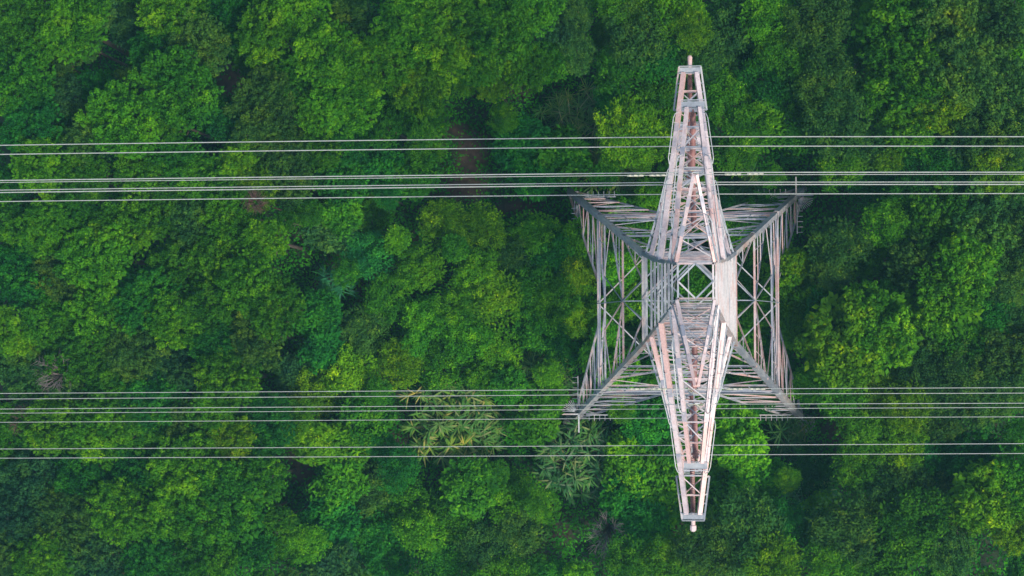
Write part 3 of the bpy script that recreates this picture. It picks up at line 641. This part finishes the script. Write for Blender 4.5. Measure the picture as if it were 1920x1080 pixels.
CL = [ # px, py, R m, stems, blades, len, width, height, dry, colour, name, label, cat
 (850, 800, 3.0, 100, 13, 1.05, .085, 3.4, .13, (.070, .155, .035), 'bamboo_clump', 'widest strap-leaved clump with dry tan tips, under the lower cables', 'bamboo'),
 (1078, 862, 2.6, 80, 13, 1.05, .085, 3.2, .12, (.045, .125, .040), 'bamboo_clump', 'dark strap-leaved clump with tan blades below the lower left pylon foot', 'bamboo'),
 (1085, 205, 1.9, 34, 12, 1.3, .05, 2.6, .05, (.085, .175, .055), 'reed_clump', 'pale spiky reed clump above the upper cables, left of the crossarm', 'reeds'),
 (1035, 190, 1.2, 12, 12, 1.0, .045, 1.2, .0, (.07, .18, .04), 'reed_clump', 'small pale reed tuft beside the larger spiky clump above the upper cables', 'reeds'),
 (1150, 325, 2.0, 46, 14, 1.2, .045, 2.4, .03, (.085, .155, .045), 'reed_clump', 'fine yellowish reed clump crossed by the upper cables just left of the pylon', 'reeds'),
 (1515, 915, 1.9, 24, 13, .95, .07, 3.2, .03, (.045, .17, .06), 'palm_clump', 'cool green star-leaved palm clump right of the lower crossarm tip', 'palm'),
 (1490, 875, 1.2, 12, 13, .9, .07, 3.2, .02, (.050, .18, .06), 'palm_clump', 'small star-leaved palm clump just under the lowest cable right of the pylon', 'palm'),
 (1470, 800, 1.7, 14, 15, 1.5, .05, 3.0, .03, (.050, .13, .04), 'palm_clump', 'dark arching palm right of the lower right pylon foot', 'palm'),
 (1010, 700, 1.9, 30, 14, 1.3, .045, 2.6, .04, (.075, .17, .05), 'reed_clump', 'fine green reed clump left of the pylon just above the lower cables', 'reeds'),
 (1165, 500, 1.8, 26, 13, 1.3, .06, 2.2, .02, (.055, .17, .04), 'reed_clump', 'green reeds seen through the left face of the pylon, upper patch', 'reeds'),
 (1160, 640, 1.8, 26, 13, 1.3, .06, 2.2, .02, (.050, .16, .04), 'reed_clump', 'green reeds seen through the left face of the pylon, lower patch', 'reeds'),
 (620, 525, 1.2, 14, 14, 1.0, .06, 2.8, .0, (.030, .15, .07), 'palm_clump', 'bluish green palm tuft at the right rim of the dark grassy clearing', 'palm'),
 (1390, 370, 1.8, 24, 14, 1.4, .05, 2.6, .0, (.050, .14, .04), 'reed_clump', 'feathery reeds between the crossarm and the upper right pylon leg', 'reeds'),
 (780, 745, .8, 6, 12, .9, .06, 3.0, .5, (.080, .17, .04), 'reed_clump', 'tiny tuft with dry tan blades just above the widest strap-leaved clump', 'reeds')]
for j, (px, py, R0, stems, blades, ln, wd, ht, dry, col, nm, label, cat) in enumerate(CL):
    q = at(px, py, 3.0); f_, s_ = straps(900+j, R0, stems, blades, ln, wd*1.35, ht+1.4, dry); r0 = empty(nm, (q.x, q.y, ground_z(q.x, q.y) + .3)); tag(r0, label, cat, 'strap-leaved clumps among the shrubs')
    a = bpy.data.objects.new('foliage', f_); C.objects.link(a); a.parent = r0; a.color = (col[0]*1.3, col[1]*1.5, col[2]*1.1, 1)
    b_ = bpy.data.objects.new('stems', s_); C.objects.link(b_); b_.parent = r0
# bare and withered bushes
def bare(seed, R0, ht, n=46):
    g = random.Random(seed); m = MB()
    for i in range(n):
        a = g.uniform(0, 6.283); r_ = R0*g.uniform(.3, 1); e = Vector((math.cos(a)*r_, math.sin(a)*r_, ht*g.uniform(.55, 1.0))); mid = e*.5 + Vector((g.uniform(-.2, .2), g.uniform(-.2, .2), ht*.15))
        m.tube([(0, 0, 0), mid, e], .02, 5, .5, [.05, .03, .012])
        for k in range(5):
            u = g.uniform(.4, 1); p0 = mid.lerp(e, u); b2 = a + g.uniform(-1.2, 1.2); m.tube([p0, p0 + Vector((math.cos(b2)*.5, math.sin(b2)*.5, g.uniform(0, .4)))], .01, 4, .5, [.014, .005])
    return m
for j, (px, py, R0, ht, mt, nm, label) in enumerate([
 (1138, 1005, 1.5, 6.0, M_TWIG, 'bare_shrub', 'leafless grey brown bush beside the dark hollow near the bottom edge'),
 (105, 700, 1.5, 9.5, M_TWIG, 'bare_shrub', 'leafless grey tree top among knobbly crowns just above the lower cables'),
 (1790, 990, 1.1, 8.5, M_TWIG, 'bare_shrub', 'bare curved branches at the dark hollow near the bottom right corner'),
 (478, 378, .55, 10.5, M_RUST, 'withered_shrub', 'withered reddish brown tuft just under the lowest upper cable on the left'),
 (40, 785, .85, 9.6, M_RUST, 'withered_shrub', 'withered reddish brown bush at the left edge under the lower cables')]):
    q = at(px, py, ht-.6); gz = ground_z(q.x, q.y); k = bare(50+j, R0, ht-gz if ht < 7 else 3.2, 40)
    if ht >= 7:
        k2 = MB(); k2.v = [(x, y, z + ht-gz-3.0) for x, y, z in k.v]; k2.f = k.f; k2.t = k.t; k2.tube([(0, 0, 0), (.1, 0, ht-gz-2.9)], .1, 7, .5, [.07, .04]); k = k2
    o = k.build(nm, mt, None, True, (q.x, q.y, gz)); tag(o, label, 'shrub', 'bare and withered shrubs')

# ------------------------------------------------------------------ undergrowth (uncountable)
g = np.random.default_rng(77); k = 260000
x = g.uniform(-48, 36, k); y = g.uniform(-24, 30, k)
cl = np.sin(x*1.1+np.sin(y*.9)*2)*np.cos(y*1.25+np.sin(x*.6)*2) + .6*np.sin(x*2.7+1)*np.sin(y*3.1)
gz = .35*np.sin(x*.09+1) + .3*np.cos(y*.13) - 1.3 - .03*y
z = gz + .25 + np.clip(.75 + .8*cl, 0, 2.2)*g.uniform(.45, 1, k)
so_ = np.zeros(k)
for c, rx, ry in SOILW: so_ = np.maximum(so_, 1.1 - ((x-c.x)/rx)**2 - ((y-c.y)/ry)**2)
keep = (so_ < g.uniform(.0, 1.0, k)*.9) | (g.random(k) < .12)
P = np.stack([x, y, z], 1)[keep]; k = len(P)
tone = np.clip(.42 + .16*cl[keep] + g.normal(size=k)*.16, 0, .95)
um = leaf_mesh('undergrowth', P, unit(np.array((0, 0, 1.)) + g.normal(size=(k, 3))*.55), g.uniform(.14, .32, k), tone, rng=g)
uo = bpy.data.objects.new('undergrowth', um); C.objects.link(uo); uo.color = (.040, .270, .014, 1); tag(uo, 'soft deep green ground cover filling the gaps between trees', 'undergrowth', kind='stuff')

# ------------------------------------------------------------------ air
hz, n, p, N, L = mat('haze_air')
for l in list(L): L.remove(l)
N.remove(p); pv = N.new('ShaderNodeVolumePrincipled'); pv.inputs['Density'].default_value = .00045; pv.inputs['Color'].default_value = (.35, .85, 1, 1); pv.inputs['Anisotropy'].default_value = .2
L.new(pv.outputs[0], N['Material Output'].inputs['Volume'])
hb = MB(); X0, Y0, Za, Zb = 620, 620, -18, 122
hb.add([(x, y, z) for z in (Za, Zb) for x, y in ((-X0, -Y0), (X0, -Y0), (X0, Y0), (-X0, Y0))], [(3, 2, 1, 0), (4, 5, 6, 7), (0, 1, 5, 4), (1, 2, 6, 5), (2, 3, 7, 6), (3, 0, 4, 7)], 0)
ho = hb.build('haze', hz); tag(ho, 'thin bluish air between the camera and the forest', 'haze', kind='stuff')
